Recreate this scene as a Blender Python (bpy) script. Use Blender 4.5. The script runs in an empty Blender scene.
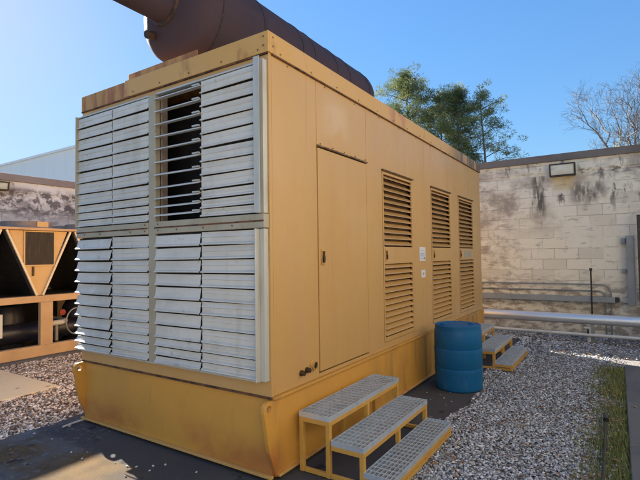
import bpy, bmesh, math, random
import numpy as np
from mathutils import Vector, Matrix
R = math.radians
S = bpy.context.scene
COL = S.collection

# ------------------------------------------------------------------ camera
CAM = (2.0263, -2.4872, 1.5591)
YAW, PITCH, ROLL, FPX = 0.5751, 0.0340, -0.0137, 458.28
fw = Vector((-math.sin(YAW) * math.cos(PITCH), math.cos(YAW) * math.cos(PITCH), math.sin(PITCH)))
r0 = Vector((math.cos(YAW), math.sin(YAW), 0)); u0 = r0.cross(fw)
rt = r0 * math.cos(ROLL) + u0 * math.sin(ROLL)
up = -r0 * math.sin(ROLL) + u0 * math.cos(ROLL)
cd = bpy.data.cameras.new('camera'); cam = bpy.data.objects.new('camera', cd); COL.objects.link(cam)
cam.matrix_world = Matrix(((rt.x, up.x, -fw.x, CAM[0]), (rt.y, up.y, -fw.y, CAM[1]), (rt.z, up.z, -fw.z, CAM[2]), (0, 0, 0, 1)))
cd.sensor_fit = 'HORIZONTAL'; cd.sensor_width = 36; cd.lens = FPX * 36 / 640
cd.clip_start = 0.05; cd.clip_end = 2000
S.camera = cam

# ------------------------------------------------------------------ sky, sun, exposure
SUN_EL, SUN_AZ = R(27.0), R(-74.5)            # low sun to the left and behind the machine
W = bpy.data.worlds.new('World'); S.world = W; W.use_nodes = True
wn = W.node_tree
sky = wn.nodes.new('ShaderNodeTexSky'); sky.sky_type = 'NISHITA'; sky.sun_disc = False
sky.sun_elevation = SUN_EL; sky.sun_rotation = SUN_AZ
sky.air_density = 1.0; sky.dust_density = 0.2; sky.ozone_density = 1.6
bg = wn.nodes['Background']; bg.inputs[1].default_value = 0.06
hs = wn.nodes.new('ShaderNodeHueSaturation'); hs.inputs['Saturation'].default_value = 1.22; wn.links.new(sky.outputs[0], hs.inputs['Color'])
bw = wn.nodes.new('ShaderNodeRGBToBW'); wn.links.new(hs.outputs[0], bw.inputs[0])
ma = wn.nodes.new('ShaderNodeMath'); ma.operation = 'MULTIPLY_ADD'; ma.inputs[1].default_value = 0.22; ma.inputs[2].default_value = 0.70; wn.links.new(bw.outputs[0], ma.inputs[0])
dv = wn.nodes.new('ShaderNodeVectorMath'); dv.operation = 'DIVIDE'; wn.links.new(hs.outputs[0], dv.inputs[0]); wn.links.new(ma.outputs[0], dv.inputs[1])
tn = wn.nodes.new('ShaderNodeVectorMath'); tn.operation = 'MULTIPLY'; tn.inputs[1].default_value = (0.90, 1.0, 1.07); wn.links.new(dv.outputs[0], tn.inputs[0])
wn.links.new(tn.outputs[0], bg.inputs[0])
sl = bpy.data.lights.new('sun', 'SUN'); sun = bpy.data.objects.new('sun', sl); COL.objects.link(sun)
sl.energy = 5.0; sl.angle = R(0.5); sl.color = (1.0, 0.93, 0.82)
sdir = Vector((math.sin(SUN_AZ) * math.cos(SUN_EL), math.cos(SUN_AZ) * math.cos(SUN_EL), math.sin(SUN_EL)))
sun.rotation_euler = sdir.to_track_quat('Z', 'Y').to_euler(); sun.location = (-20, 6, 12)
vs = S.view_settings
vs.view_transform = 'Standard'; vs.look = 'None'; vs.gamma = 1; vs.use_curve_mapping = False
vs.exposure = 2.0

# ------------------------------------------------------------------ mesh helpers
def children(o): return [c for c in bpy.data.objects if c.parent == o]

class MB:
    """collects verts and faces in world coordinates; build() links ONE mesh object"""
    def __init__(s): s.v = []; s.f = []
    def add(s, vs, fs):
        b = len(s.v); s.v += [tuple(map(float, q)) for q in vs]; s.f += [tuple(i + b for i in f) for f in fs]
        return s
    def box(s, x0, x1, y0, y1, z0, z1):
        v = [(x, y, z) for z in (z0, z1) for y in (y0, y1) for x in (x0, x1)]
        return s.add(v, [(0, 2, 3, 1), (4, 5, 7, 6), (0, 1, 5, 4), (2, 6, 7, 3), (0, 4, 6, 2), (1, 3, 7, 5)])
    def prism(s, pts, axis, a, b):
        """polygon pts in the two other axes (in x,y,z order), extruded along axis from a to b"""
        n = len(pts)
        def P(p, t):
            q = list(p); q.insert(axis, t); return q
        v = [P(p, a) for p in pts] + [P(p, b) for p in pts]
        return s.add(v, [tuple(range(n)), tuple(range(2 * n - 1, n - 1, -1))] + [(i, (i + 1) % n, n + (i + 1) % n, n + i) for i in range(n)])
    def bar(s, p, q, w, h, upv=(0, 0, 1)):
        """rectangular bar from p to q; w across, h along up"""
        p, q = Vector(p), Vector(q); d = (q - p).normalized(); u = Vector(upv)
        a = d.cross(u).normalized() * (w / 2); u = a.cross(d).normalized() * (h / 2)
        v = [p - a - u, p + a - u, p + a + u, p - a + u, q - a - u, q + a - u, q + a + u, q - a + u]
        return s.add(v, [(0, 1, 2, 3), (4, 7, 6, 5), (0, 4, 5, 1), (1, 5, 6, 2), (2, 6, 7, 3), (3, 7, 4, 0)])
    def tube(s, pts, rad, n=12, cap=True):
        pts = [Vector(p) for p in pts]; m = len(pts)
        rad = rad if isinstance(rad, (list, tuple)) else [rad] * m
        ref = None; v = []
        for i, p in enumerate(pts):
            d = (pts[min(i + 1, m - 1)] - pts[max(i - 1, 0)]).normalized()
            if ref is None: ref = Vector((0, 0, 1)) if abs(d.z) < .9 else Vector((1, 0, 0))
            a = d.cross(ref).normalized(); b = a.cross(d).normalized(); ref = b
            for k in range(n):
                t = 2 * math.pi * k / n; v.append(p + (a * math.cos(t) + b * math.sin(t)) * rad[i])
        f = [(i * n + k, i * n + (k + 1) % n, (i + 1) * n + (k + 1) % n, (i + 1) * n + k) for i in range(m - 1) for k in range(n)]
        if cap: f += [tuple(range(n)), tuple(range((m - 1) * n, m * n))]
        return s.add(v, f)
    def lathe(s, prof, c, axis=2, n=48):
        """prof = [(radius, height)] turned round the axis through c"""
        v = []; m = len(prof)
        for r_, h in prof:
            for k in range(n):
                t = 2 * math.pi * k / n; q = [r_ * math.cos(t), r_ * math.sin(t)]; q.insert(axis, h)
                v.append((c[0] + q[0], c[1] + q[1], c[2] + q[2]))
        f = [(i * n + k, i * n + (k + 1) % n, (i + 1) * n + (k + 1) % n, (i + 1) * n + k) for i in range(m - 1) for k in range(n)]
        return s.add(v, f + [tuple(range(n)), tuple(range((m - 1) * n, m * n))])
    def sheet(s, axis, t0, t1, u, v, holes):
        """slab across axis between t0 and t1, with rectangular holes (u0,u1,v0,v1)"""
        us = sorted({*u, *[h[0] for h in holes], *[h[1] for h in holes]}); vv = sorted({*v, *[h[2] for h in holes], *[h[3] for h in holes]})
        nu, nv = len(us), len(vv)
        def solid(i, j):
            if not (0 <= i < nu - 1 and 0 <= j < nv - 1): return False
            a, b = (us[i] + us[i + 1]) / 2, (vv[j] + vv[j + 1]) / 2
            return not any(h[0] < a < h[1] and h[2] < b < h[3] for h in holes)
        V = []
        for t in (t0, t1):
            for j in range(nv):
                for i in range(nu):
                    q = [us[i], vv[j]]; q.insert(axis, t); V.append(q)
        I = lambda i, j, k: k * nu * nv + j * nu + i
        F = []
        for i in range(nu - 1):
            for j in range(nv - 1):
                if not solid(i, j): continue
                F.append((I(i, j, 0), I(i + 1, j, 0), I(i + 1, j + 1, 0), I(i, j + 1, 0)))
                F.append((I(i, j, 1), I(i, j + 1, 1), I(i + 1, j + 1, 1), I(i + 1, j, 1)))
                for (di, dj, a, b) in ((-1, 0, (i, j), (i, j + 1)), (1, 0, (i + 1, j), (i + 1, j + 1)), (0, -1, (i, j), (i + 1, j)), (0, 1, (i, j + 1), (i + 1, j + 1))):
                    if not solid(i + di, j + dj): F.append((I(*a, 0), I(*b, 0), I(*b, 1), I(*a, 1)))
        return s.add(V, F)
    def build(s, name, mat, parent=None, smooth=None, bevel=0, seg=2):
        o0 = Vector((0, 0, 0)) if parent is None else parent.matrix_world_root
        bm = bmesh.new()
        vv = [bm.verts.new(Vector(q) - o0) for q in s.v]
        for f in s.f:
            try: bm.faces.new([vv[i] for i in f])
            except ValueError: pass
        bmesh.ops.recalc_face_normals(bm, faces=bm.faces)
        me = bpy.data.meshes.new(name); bm.to_mesh(me); bm.free()
        o = bpy.data.objects.new(name, me); COL.objects.link(o)
        me.materials.append(mat)
        if smooth is not None:
            me.shade_smooth(); me.set_sharp_from_angle(angle=R(smooth))
        if parent is not None: o.parent = parent.obj if isinstance(parent, Root) else parent
        if bevel:
            b = o.modifiers.new('bevel', 'BEVEL'); b.width = bevel; b.segments = seg; b.limit_method = 'ANGLE'; b.angle_limit = R(40)
        return o

class Root:
    """an Empty at a thing's base; its parts keep their meshes relative to it"""
    def __init__(s, name, loc, label, cat, group=None):
        s.obj = bpy.data.objects.new(name, None); COL.objects.link(s.obj); s.obj.location = loc
        s.obj.empty_display_size = .2
        s.matrix_world_root = Vector(loc); tag(s.obj, label, cat, group)
class Sub:
    """lets a part carry sub-parts: same mesh origin as its thing"""
    pass

def tag(o, label=None, cat=None, group=None, kind=None):
    if label: o['label'] = label
    if cat: o['category'] = cat
    if group: o['group'] = group
    if kind: o['kind'] = kind
    return o

def sub(mb, name, mat, part, root, **k):
    """sub-part: mesh in the root's coordinates, parented to the part"""
    o = mb.build(name, mat, root, **k); o.parent = part; return o

def copy_tree(o, parent=None):
    c = o.copy(); COL.objects.link(c); c.parent = parent
    for ch in children(o): copy_tree(ch, c)
    return c

# ------------------------------------------------------------------ materials
def mat(name, col, rough=.6, metal=0., layers=(), bump=None, spec=.5, attr=None, brick=None, rough_var=0):
    """layers: dicts col, sc (scale or 3-tuple), lo, hi, fac, det, masks=[(axis, a, b), ...]"""
    m = bpy.data.materials.new(name); m.use_nodes = True; nt = m.node_tree; N = nt.nodes; L = nt.links
    p = N['Principled BSDF']; p.inputs['Roughness'].default_value = rough; p.inputs['Metallic'].default_value = metal
    p.inputs['Specular IOR Level'].default_value = spec
    tc = N.new('ShaderNodeTexCoord'); oc = tc.outputs['Object']
    rgb = N.new('ShaderNodeRGB'); rgb.outputs[0].default_value = (*col, 1); cur = rgb.outputs[0]
    sep = N.new('ShaderNodeSeparateXYZ'); L.new(oc, sep.inputs[0])
    hgt = None
    if attr:
        a = N.new('ShaderNodeAttribute'); a.attribute_name = attr; cur = a.outputs['Color']
    def math_(op, a, b):
        q = N.new('ShaderNodeMath'); q.operation = op
        for i, t in enumerate((a, b)):
            if isinstance(t, (int, float)): q.inputs[i].default_value = t
            else: L.new(t, q.inputs[i])
        return q.outputs[0]
    def mixc(f, a, b):
        q = N.new('ShaderNodeMix'); q.data_type = 'RGBA'
        if isinstance(f, (int, float)): q.inputs[0].default_value = f
        else: L.new(f, q.inputs[0])
        for i, t in ((6, a), (7, b)):
            if isinstance(t, tuple): q.inputs[i].default_value = (*t, 1)
            else: L.new(t, q.inputs[i])
        return q.outputs[2]
    def noise(sc, det=4, w=0):
        mp = N.new('ShaderNodeMapping'); L.new(oc, mp.inputs[0])
        mp.inputs['Scale'].default_value = sc if isinstance(sc, tuple) else (sc, sc, sc)
        mp.inputs['Location'].default_value = (w, w * 1.7, w * .6)
        n = N.new('ShaderNodeTexNoise'); n.inputs['Scale'].default_value = 1; n.inputs['Detail'].default_value = det; n.inputs['Roughness'].default_value = .6
        L.new(mp.outputs[0], n.inputs['Vector']); return n.outputs[0]
    def rng(x, lo, hi):
        q = N.new('ShaderNodeMapRange'); L.new(x, q.inputs[0]); q.inputs[1].default_value = lo; q.inputs[2].default_value = hi
        q.interpolation_type = 'SMOOTHSTEP'; return q.outputs[0]
    mort = None
    if brick:
        cx = N.new('ShaderNodeCombineXYZ'); L.new(sep.outputs[brick['ax']], cx.inputs[0]); L.new(sep.outputs[2], cx.inputs[1])
        wob = noise(7, 3, 9); ad = N.new('ShaderNodeVectorMath'); ad.operation = 'MULTIPLY_ADD'
        L.new(wob, ad.inputs[0]); ad.inputs[1].default_value = (.012, .012, 0); L.new(cx.outputs[0], ad.inputs[2])
        b = N.new('ShaderNodeTexBrick'); L.new(ad.outputs[0], b.inputs['Vector'])
        b.inputs['Scale'].default_value = 1; b.inputs['Mortar Size'].default_value = brick.get('m', .006); b.inputs['Mortar Smooth'].default_value = .3
        b.inputs['Brick Width'].default_value = brick['w']; b.inputs['Row Height'].default_value = brick['h']; b.inputs['Bias'].default_value = -.45
        b.inputs['Color1'].default_value = (*col, 1); b.inputs['Color2'].default_value = (*brick['c2'], 1); b.inputs['Mortar'].default_value = (*col, 1)
        cur = b.outputs['Color']; mort = b.outputs['Fac']
        mk = math_('MULTIPLY', mort, rng(noise(2.2, 5, 4), .40, .62))
        cur = mixc(math_('MULTIPLY', mk, brick.get('mf', .8)), cur, brick['mc'])
    for i, l in enumerate(layers):
        if l.get('all'): f = None
        else: f = rng(noise(l['sc'], l.get('det', 5), l.get('w', i * 3.3 + 1)), l['lo'], l['hi'])
        for (ax, a, b_) in l.get('masks', ()):
            g = rng(sep.outputs[ax], a, b_) if a < b_ else math_('SUBTRACT', 1., rng(sep.outputs[ax], b_, a))
            f = g if f is None else math_('MULTIPLY', f, g)
        f = math_('MULTIPLY', f, l.get('fac', 1.))
        cur = mixc(f, cur, l['col'])
    L.new(cur, p.inputs['Base Color'])
    if rough_var:
        q = N.new('ShaderNodeMapRange'); L.new(noise(9, 4, 2), q.inputs[0]); q.inputs[1].default_value = .3; q.inputs[2].default_value = .7
        q.inputs[3].default_value = rough - rough_var; q.inputs[4].default_value = rough + rough_var; L.new(q.outputs[0], p.inputs['Roughness'])
    if bump or mort is not None:
        bs, bd = bump or (40, .002)
        h = math_('MULTIPLY', noise(bs, 5, 7), 1.)
        bn = N.new('ShaderNodeBump'); bn.inputs['Distance'].default_value = bd; bn.inputs['Strength'].default_value = 1; L.new(h, bn.inputs['Height'])
        if mort is not None:
            b2 = N.new('ShaderNodeBump'); b2.invert = True; b2.inputs['Distance'].default_value = .012; L.new(mk, b2.inputs['Height']); L.new(bn.outputs[0], b2.inputs['Normal']); bn = b2
        L.new(bn.outputs[0], p.inputs['Normal'])
    return m

YEL = (.56, .335, .115); RUST = (.22, .075, .03); DRUST = (.07, .032, .02)
faded = dict(col=(.60, .385, .185), sc=1.1, lo=.45, hi=.75, fac=.55)
streak = dict(col=(.48, .27, .09), sc=(4.3, 4.3, .35), lo=.48, hi=.8, fac=.4)
speck = dict(col=DRUST, sc=38, lo=.69, hi=.74, fac=.8)
M = {}
M['panel'] = mat('yellow_panel_paint', YEL, .38, layers=[faded, streak, dict(col=(.40, .20, .07), sc=(13, 13, .35), lo=.62, hi=.76, fac=.4), dict(col=(.64, .46, .27), sc=3, lo=.35, hi=.6, fac=.6, masks=[(1, -2.32, -2.1), (1, -1.7, -1.95), (2, 2.5, 2.65), (2, 2.95, 2.8)]), dict(col=(.54, .32, .15), sc=(3, 3, .8), lo=.5, hi=.8, fac=.5)], bump=(2.4, .007), rough_var=.08)
M['skid'] = mat('yellow_skid_paint', (.64, .325, .060), .45, layers=[dict(col=(.54, .29, .06), sc=1.4, lo=.42, hi=.7, fac=.75), dict(col=(.17, .115, .05), sc=(6, 6, .8), lo=.44, hi=.66, fac=.65, masks=[(1, -1.7, -.3)]), dict(col=(.42, .14, .04), sc=(1.3, 1.3, 1.6), lo=.38, hi=.60, fac=.85, masks=[(2, .36, .10), (1, -2.7, -2.95)]), dict(col=(.34, .12, .03), sc=(1.6, 1.6, 1.4), lo=.55, hi=.78, fac=.45), speck, dict(col=(.24, .17, .07), sc=(5, 5, 1.2), lo=.60, hi=.8, fac=.4)], bump=(12, .0015), rough_var=.08)
M['trim'] = mat('yellow_trim_paint', (.60, .35, .10), .5, layers=[faded, dict(col=RUST, sc=(5, 5, 2.2), lo=.56, hi=.72, fac=.55), speck,
    dict(col=(.10, .07, .045), sc=(9, 9, 2), lo=.32, hi=.52, fac=.9, masks=[(1, .9, 2.0)]), dict(col=(.42, .17, .10), sc=(4, 5, 4), lo=.35, hi=.55, fac=.75, masks=[(1, -.98, -.80), (1, -.40, -.60)])], bump=(18, .0012))
M['rusty'] = mat('rusting_yellow_paint', (.50, .27, .075), .6, layers=[dict(col=(.30, .10, .04), sc=(9, 9, 1.4), lo=.40, hi=.62, fac=.85), dict(col=(.13, .05, .03), sc=(14, 14, 2.5), lo=.55, hi=.68, fac=.7), speck], bump=(20, .0015))
M['galv'] = mat('weathered_galvanised_slats', (.67, .645, .58), .5, .1, layers=[dict(col=(.54, .515, .45), sc=(2, 6, 6), lo=.4, hi=.7, fac=.7), dict(col=(.72, .695, .64), sc=9, lo=.5, hi=.75, fac=.6), dict(col=(.40, .36, .27), sc=(5, 5, .8), lo=.50, hi=.74, fac=.42), dict(col=(.34, .28, .18), sc=(9, 8, 12), lo=.62, hi=.74, fac=.6)], bump=(30, .0006), rough_var=.08)
M['lframe'] = mat('tan_grey_louvre_frame', (.44, .40, .30), .55, .2, layers=[dict(col=(.36, .30, .19), sc=3, lo=.4, hi=.7, fac=.7), dict(col=RUST, sc=16, lo=.66, hi=.73, fac=.7)], bump=(25, .001))
M['lflange'] = mat('pale_grey_flange', (.55, .55, .51), .5, .3, layers=[dict(col=(.40, .38, .31), sc=(5, 5, 1.5), lo=.45, hi=.7, fac=.6)], bump=(25, .0008))
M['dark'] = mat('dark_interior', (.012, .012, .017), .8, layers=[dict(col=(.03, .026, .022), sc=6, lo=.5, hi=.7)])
M['rustline'] = mat('rust_line', (.16, .07, .03), .8, layers=[dict(col=(.05, .025, .015), sc=9, lo=.45, hi=.6)])
M['bolt'] = mat('rusty_bolt_heads', (.11, .06, .035), .7, .3, layers=[dict(col=(.3, .22, .1), sc=30, lo=.5, hi=.6)])
M['latch'] = mat('dark_latch_metal', (.05, .032, .02), .5, .4, layers=[dict(col=(.14, .08, .03), sc=40, lo=.5, hi=.65)])
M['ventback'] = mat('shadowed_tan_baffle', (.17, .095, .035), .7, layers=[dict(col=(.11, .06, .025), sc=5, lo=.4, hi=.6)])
M['white'] = mat('white_plate', (.72, .73, .74), .4, layers=[dict(col=(.6, .6, .58), sc=12, lo=.5, hi=.7, fac=.5)])
M['blueprint'] = mat('pale_blue_printing', (.32, .42, .62), .5, layers=[dict(col=(.62, .66, .72), sc=60, lo=.45, hi=.55)])
M['black'] = mat('black_plastic', (.018, .018, .02), .45, layers=[dict(col=(.05, .045, .04), sc=14, lo=.5, hi=.7)])
M['muff'] = mat('heat_browned_steel', (.075, .053, .063), .66, .05, layers=[dict(col=(.086, .057, .061), sc=1.6, lo=.4, hi=.7, fac=.8), dict(col=(.10, .05, .035), sc=(4, 2, 4), lo=.60, hi=.76, fac=.5), dict(col=(.055, .044, .052), sc=(3, 1.2, 3), lo=.55, hi=.75, fac=.7)], bump=(16, .002), rough_var=.1, spec=.04)
M['muffband'] = mat('dark_rust_strap', (.045, .03, .028), .7, .2, layers=[dict(col=(.11, .05, .03), sc=14, lo=.5, hi=.65)], bump=(30, .001))
M['steel'] = mat('galvanised_grating', (.66, .745, .83), .36, .55, layers=[dict(col=(.52, .58, .64), sc=12, lo=.45, hi=.7, fac=.7)], bump=(60, .0006))
M['stairy'] = mat('yellow_stair_paint', (.60, .34, .07), .5, layers=[dict(col=(.50, .27, .06), sc=6, lo=.4, hi=.7, fac=.7), speck, dict(col=RUST, sc=11, lo=.64, hi=.72, fac=.6)], bump=(25, .0008))
M['barrel'] = mat('blue_polyethylene', (.008, .118, .285), .48, layers=[dict(col=(.012, .145, .34), sc=2.2, lo=.45, hi=.75, fac=.6), dict(col=(.10, .22, .36), sc=(14, 14, 3), lo=.6, hi=.75, fac=.35), dict(col=(.02, .09, .2), sc=5, lo=.55, hi=.75, fac=.5), dict(col=(.25, .24, .22), sc=(7, 7, 4), lo=.6, hi=.75, fac=.35, masks=[(2, .14, .0)])], bump=(9, .003), rough_var=.08, spec=.3)
blk = dict(w=.41, h=.205, c2=(.60, .53, .42), mc=(.30, .25, .20), mf=.52)
M['wall'] = mat('peeling_cream_block_paint', (.86, .80, .635), .8, brick=dict(ax=0, **blk), layers=[
    dict(col=(.88, .83, .73), sc=1.2, lo=.4, hi=.7, fac=.6),
    dict(col=(.38, .31, .24), sc=(3.4, 2, 9), lo=.54, hi=.62, fac=.7, masks=[(0, -.1, -1.3)]),
    dict(col=(.42, .37, .31), sc=(4.5, 2, 11), lo=.58, hi=.66, fac=.6),
    dict(col=(.38, .31, .265), sc=(2.4, 2, 2.6), lo=.44, hi=.66, fac=.75, masks=[(2, 1.6, 2.6)]),
    dict(col=(.085, .07, .065), sc=(6.5, 2, 1.9), lo=.57, hi=.66, fac=.9, masks=[(2, 2.15, 2.7), (2, 3.12, 3.06), (0, -1.5, -.4)]),
    dict(col=(.09, .075, .065), sc=(11, 2, 2.2), lo=.40, hi=.56, fac=.9, masks=[(0, -.42, -.30), (0, -.08, -.2), (2, 2.15, 2.45), (2, 3.09, 3.05)]),
    dict(col=(.13, .105, .09), sc=(8, 2, 2.6), lo=.42, hi=.60, fac=.85, masks=[(0, .22, .42), (0, .95, .72), (2, 2.42, 2.6), (2, 2.95, 2.80)]),
    dict(col=(.15, .12, .10), sc=(7, 2, 14), lo=.46, hi=.6, fac=.85, masks=[(0, .35, .55), (2, 2.98, 3.05), (2, 3.16, 3.13)]),
    dict(col=(.33, .27, .21), sc=(3.2, 2, 3.5), lo=.50, hi=.66, fac=.7, masks=[(0, -.35, -.75), (2, 1.2, 1.6), (2, 2.9, 2.7)]),
    dict(col=(.20, .17, .15), sc=(9, 2, 3.4), lo=.56, hi=.66, fac=.7, masks=[(2, 3.02, 3.16)]),
    dict(col=(.27, .21, .16), sc=(5, 2, 11), lo=.44, hi=.58, fac=.7, masks=[(2, 1.25, .75)]),
    dict(col=(.62, .47, .22), sc=4, lo=.3, hi=.5, fac=.6, masks=[(0, -.03, .05), (0, .40, .32), (2, 2.72, 2.82), (2, 3.05, 3.0)])], bump=(22, .004))
M['wall2'] = mat('peeling_white_block_paint', (.90, .84, .77), .8, brick=dict(ax=1, **blk), layers=[
    dict(col=(.91, .87, .82), sc=1.4, lo=.4, hi=.7, fac=.6),
    dict(col=(.33, .27, .25), sc=(2, 2.4, 4), lo=.44, hi=.56, fac=.75, masks=[(2, 2.2, 2.5), (2, 3.0, 2.86)]),
    dict(col=(.11, .09, .09), sc=(2, 7, 9), lo=.47, hi=.58, fac=.85, masks=[(2, 2.25, 2.6), (2, 2.95, 2.84)]),
    dict(col=(.36, .31, .28), sc=(2, 3, 6), lo=.55, hi=.64, fac=.7)], bump=(22, .004))
M['coping'] = mat('brown_grey_metal_coping', (.20, .17, .15), .55, .2, layers=[dict(col=(.11, .09, .08), sc=2, lo=.4, hi=.7, fac=.6)], bump=(20, .001))
M['coping2'] = mat('tan_metal_coping', (.34, .27, .235), .6, layers=[dict(col=(.26, .20, .17), sc=2, lo=.4, hi=.7, fac=.6)], bump=(20, .001))
M['pipe'] = mat('aluminium_pipe_jacket', (.80, .80, .79), .34, .65, layers=[dict(col=(.62, .58, .53), sc=(1.5, 9, 9), lo=.5, hi=.75, fac=.6)], bump=(14, .0012), rough_var=.06)
M['pvc'] = mat('grey_white_pipe', (.60, .60, .57), .5, layers=[dict(col=(.45, .42, .38), sc=(3, 9, 9), lo=.45, hi=.7, fac=.6)])
M['conduit'] = mat('grey_conduit', (.30, .31, .31), .45, .5, layers=[dict(col=(.22, .19, .16), sc=(4, 12, 12), lo=.45, hi=.7, fac=.6)])
M['wireway'] = mat('grey_painted_steel_duct', (.29, .31, .32), .5, layers=[dict(col=(.22, .23, .23), sc=4, lo=.4, hi=.7, fac=.6)], bump=(20, .0008))
M['post'] = mat('dark_brown_post', (.035, .026, .024), .5, layers=[dict(col=(.07, .05, .04), sc=8, lo=.5, hi=.7)])
M['lens'] = mat('cloudy_lamp_lens', (.66, .66, .56), .3, layers=[dict(col=(.78, .80, .74), sc=(3, 3, 6), lo=.4, hi=.7, fac=.7), dict(col=(.42, .40, .34), sc=(5, 3, 9), lo=.55, hi=.75, fac=.5)])
M['metalb'] = mat('blue_grey_metal_cladding', (.70, .74, .75), .6, layers=[dict(col=(.66, .70, .71), sc=(1.2, 1, .15), lo=.4, hi=.7, fac=.7)])
M['chy'] = mat('chiller_orange_yellow', (.68, .45, .205), .5, layers=[dict(col=(.58, .38, .17), sc=3, lo=.4, hi=.7, fac=.7)], bump=(20, .0008))
M['chf'] = mat('chiller_tan_frame', (.62, .41, .225), .5, layers=[dict(col=(.48, .31, .17), sc=3, lo=.4, hi=.7, fac=.7), dict(col=(.7, .6, .45), sc=30, lo=.66, hi=.7, fac=.8)], bump=(20, .0008))
M['chtrim'] = mat('chiller_pale_edge', (.66, .60, .52), .45, .3, layers=[dict(col=(.5, .42, .33), sc=7, lo=.45, hi=.7, fac=.6)])
M['coil'] = mat('black_condenser_coil', (.022, .021, .023), .55, .3, layers=[dict(col=(.045, .038, .036), sc=(4, 60, 4), lo=.45, hi=.6, fac=.8)], bump=(120, .002))
M['shroud'] = mat('brown_grey_fan_shroud', (.30, .235, .19), .6, layers=[dict(col=(.2, .15, .12), sc=6, lo=.4, hi=.7, fac=.6)])
M['tank'] = mat('dark_blue_tank', (.016, .018, .032), .4, layers=[dict(col=(.03, .03, .045), sc=5, lo=.4, hi=.7)])
M['red'] = mat('red_handwheel', (.4, .04, .03), .5, layers=[dict(col=(.25, .03, .03), sc=20, lo=.4, hi=.7)])
M['pad'] = mat('oily_concrete_painted_shade', (.155, .105, .055), .95, spec=.08, layers=[
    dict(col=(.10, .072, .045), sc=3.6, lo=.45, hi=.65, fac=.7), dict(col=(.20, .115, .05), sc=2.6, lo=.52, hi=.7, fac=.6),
    dict(col=(.155, .157, .165), sc=.9, lo=.30, hi=.46, fac=.9, masks=[(0, -1.45, -1.75)]), dict(col=(.088, .086, .09), sc=1.3, lo=.22, hi=.36, fac=.9, masks=[(1, -.40, -.30)]), dict(col=(.08, .078, .08), sc=1.3, lo=.34, hi=.48, fac=.92, masks=[(0, -1.3, -.7)]),  # masked greys paint shade over the oily concrete; sun patch stays tan
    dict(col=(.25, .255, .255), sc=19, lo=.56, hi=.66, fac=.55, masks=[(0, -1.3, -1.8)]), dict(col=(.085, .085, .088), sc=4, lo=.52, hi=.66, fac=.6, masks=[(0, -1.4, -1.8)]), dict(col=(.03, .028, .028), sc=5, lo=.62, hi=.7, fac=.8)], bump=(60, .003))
M['path'] = mat('pale_concrete_path', (.86, .70, .42), .85, layers=[dict(col=(.80, .64, .39), sc=2, lo=.4, hi=.7, fac=.7), dict(col=(.16, .12, .10), sc=4.5, lo=.62, hi=.68, fac=.7)], bump=(70, .002))
M['slab'] = mat('grey_concrete_walk', (.115, .12, .125), .8, layers=[dict(col=(.085, .09, .095), sc=1.7, lo=.4, hi=.65, fac=.8), dict(col=(.16, .16, .155), sc=11, lo=.55, hi=.7, fac=.5), dict(col=(.09, .085, .08), sc=4, lo=.62, hi=.7, fac=.7)], bump=(60, .002))
M['ground'] = mat('gravel_bed', (.30, .28, .26), .9, layers=[dict(col=(.20, .185, .17), sc=30, lo=.4, hi=.6), dict(col=(.34, .33, .33), sc=42, lo=.55, hi=.62), dict(col=(.13, .085, .055), sc=1.2, lo=.45, hi=.65, fac=.6)], bump=(45, .02))
M['gravel'] = mat('gravel_stones', (.3, .3, .3), .8, attr='stone')
M['leaf'] = mat('dry_leaves', (.15, .08, .04), .8, attr='stone')
M['grass'] = mat('grass_blades', (.08, .1, .03), .7, attr='stone')
M['needle'] = mat('pine_needles', (.07, .09, .03), .7, attr='stone')
nt = M['needle'].node_tree; pb = nt.nodes['Principled BSDF']; tr = nt.nodes.new('ShaderNodeBsdfTranslucent'); mx = nt.nodes.new('ShaderNodeMixShader'); mx.inputs[0].default_value = .45
nt.links.new(pb.inputs['Base Color'].links[0].from_socket, tr.inputs[0]); nt.links.new(pb.outputs[0], mx.inputs[1]); nt.links.new(tr.outputs[0], mx.inputs[2])
nt.links.new(mx.outputs[0], nt.nodes['Material Output'].inputs[0])
M['bark'] = mat('grey_brown_bark', (.16, .13, .11), .9, layers=[dict(col=(.09, .07, .06), sc=(9, 9, 2), lo=.4, hi=.7)])
M['barebark'] = mat('pale_bare_bark', (.19, .18, .175), .9, layers=[dict(col=(.12, .11, .105), sc=(6, 6, 2), lo=.4, hi=.7)])
M['bounce_stucco'] = mat('pale_stucco_bounce_wall', (.38, .335, .27), .85, layers=[dict(col=(.33, .29, .235), sc=1.5, lo=.4, hi=.7, fac=.6)], bump=(40, .003))  # for the added, unseen building that bounces sunlight

# ------------------------------------------------------------------ the setting
def structure(mb, name, m, **k): return tag(mb.build(name, m, **k), kind='structure')
GZ = 0.0
mb = MB(); mb.add([(-400, -300, -.03), (400, -300, -.03), (400, 600, -.03), (-400, 600, -.03)], [(0, 1, 2, 3)]); structure(mb, 'ground', M['ground'])
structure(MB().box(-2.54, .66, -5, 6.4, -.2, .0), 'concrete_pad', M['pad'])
structure(MB().box(-7.3, -3.74, -4, .53, -.2, .008), 'concrete_path', M['path'], bevel=.006)
structure(MB().box(2.06, 6.0, -6, 4.95, -.2, .03), 'walkway', M['slab'], bevel=.008)

# ------------------------------------------------------------------ the generator enclosure
GW, GL = 2.35, 5.88
G = Root('generator_enclosure', (-GW / 2, GL / 2, 0), 'large weathered yellow steel generator enclosure with grey louvres on its skid', 'generator')
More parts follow.
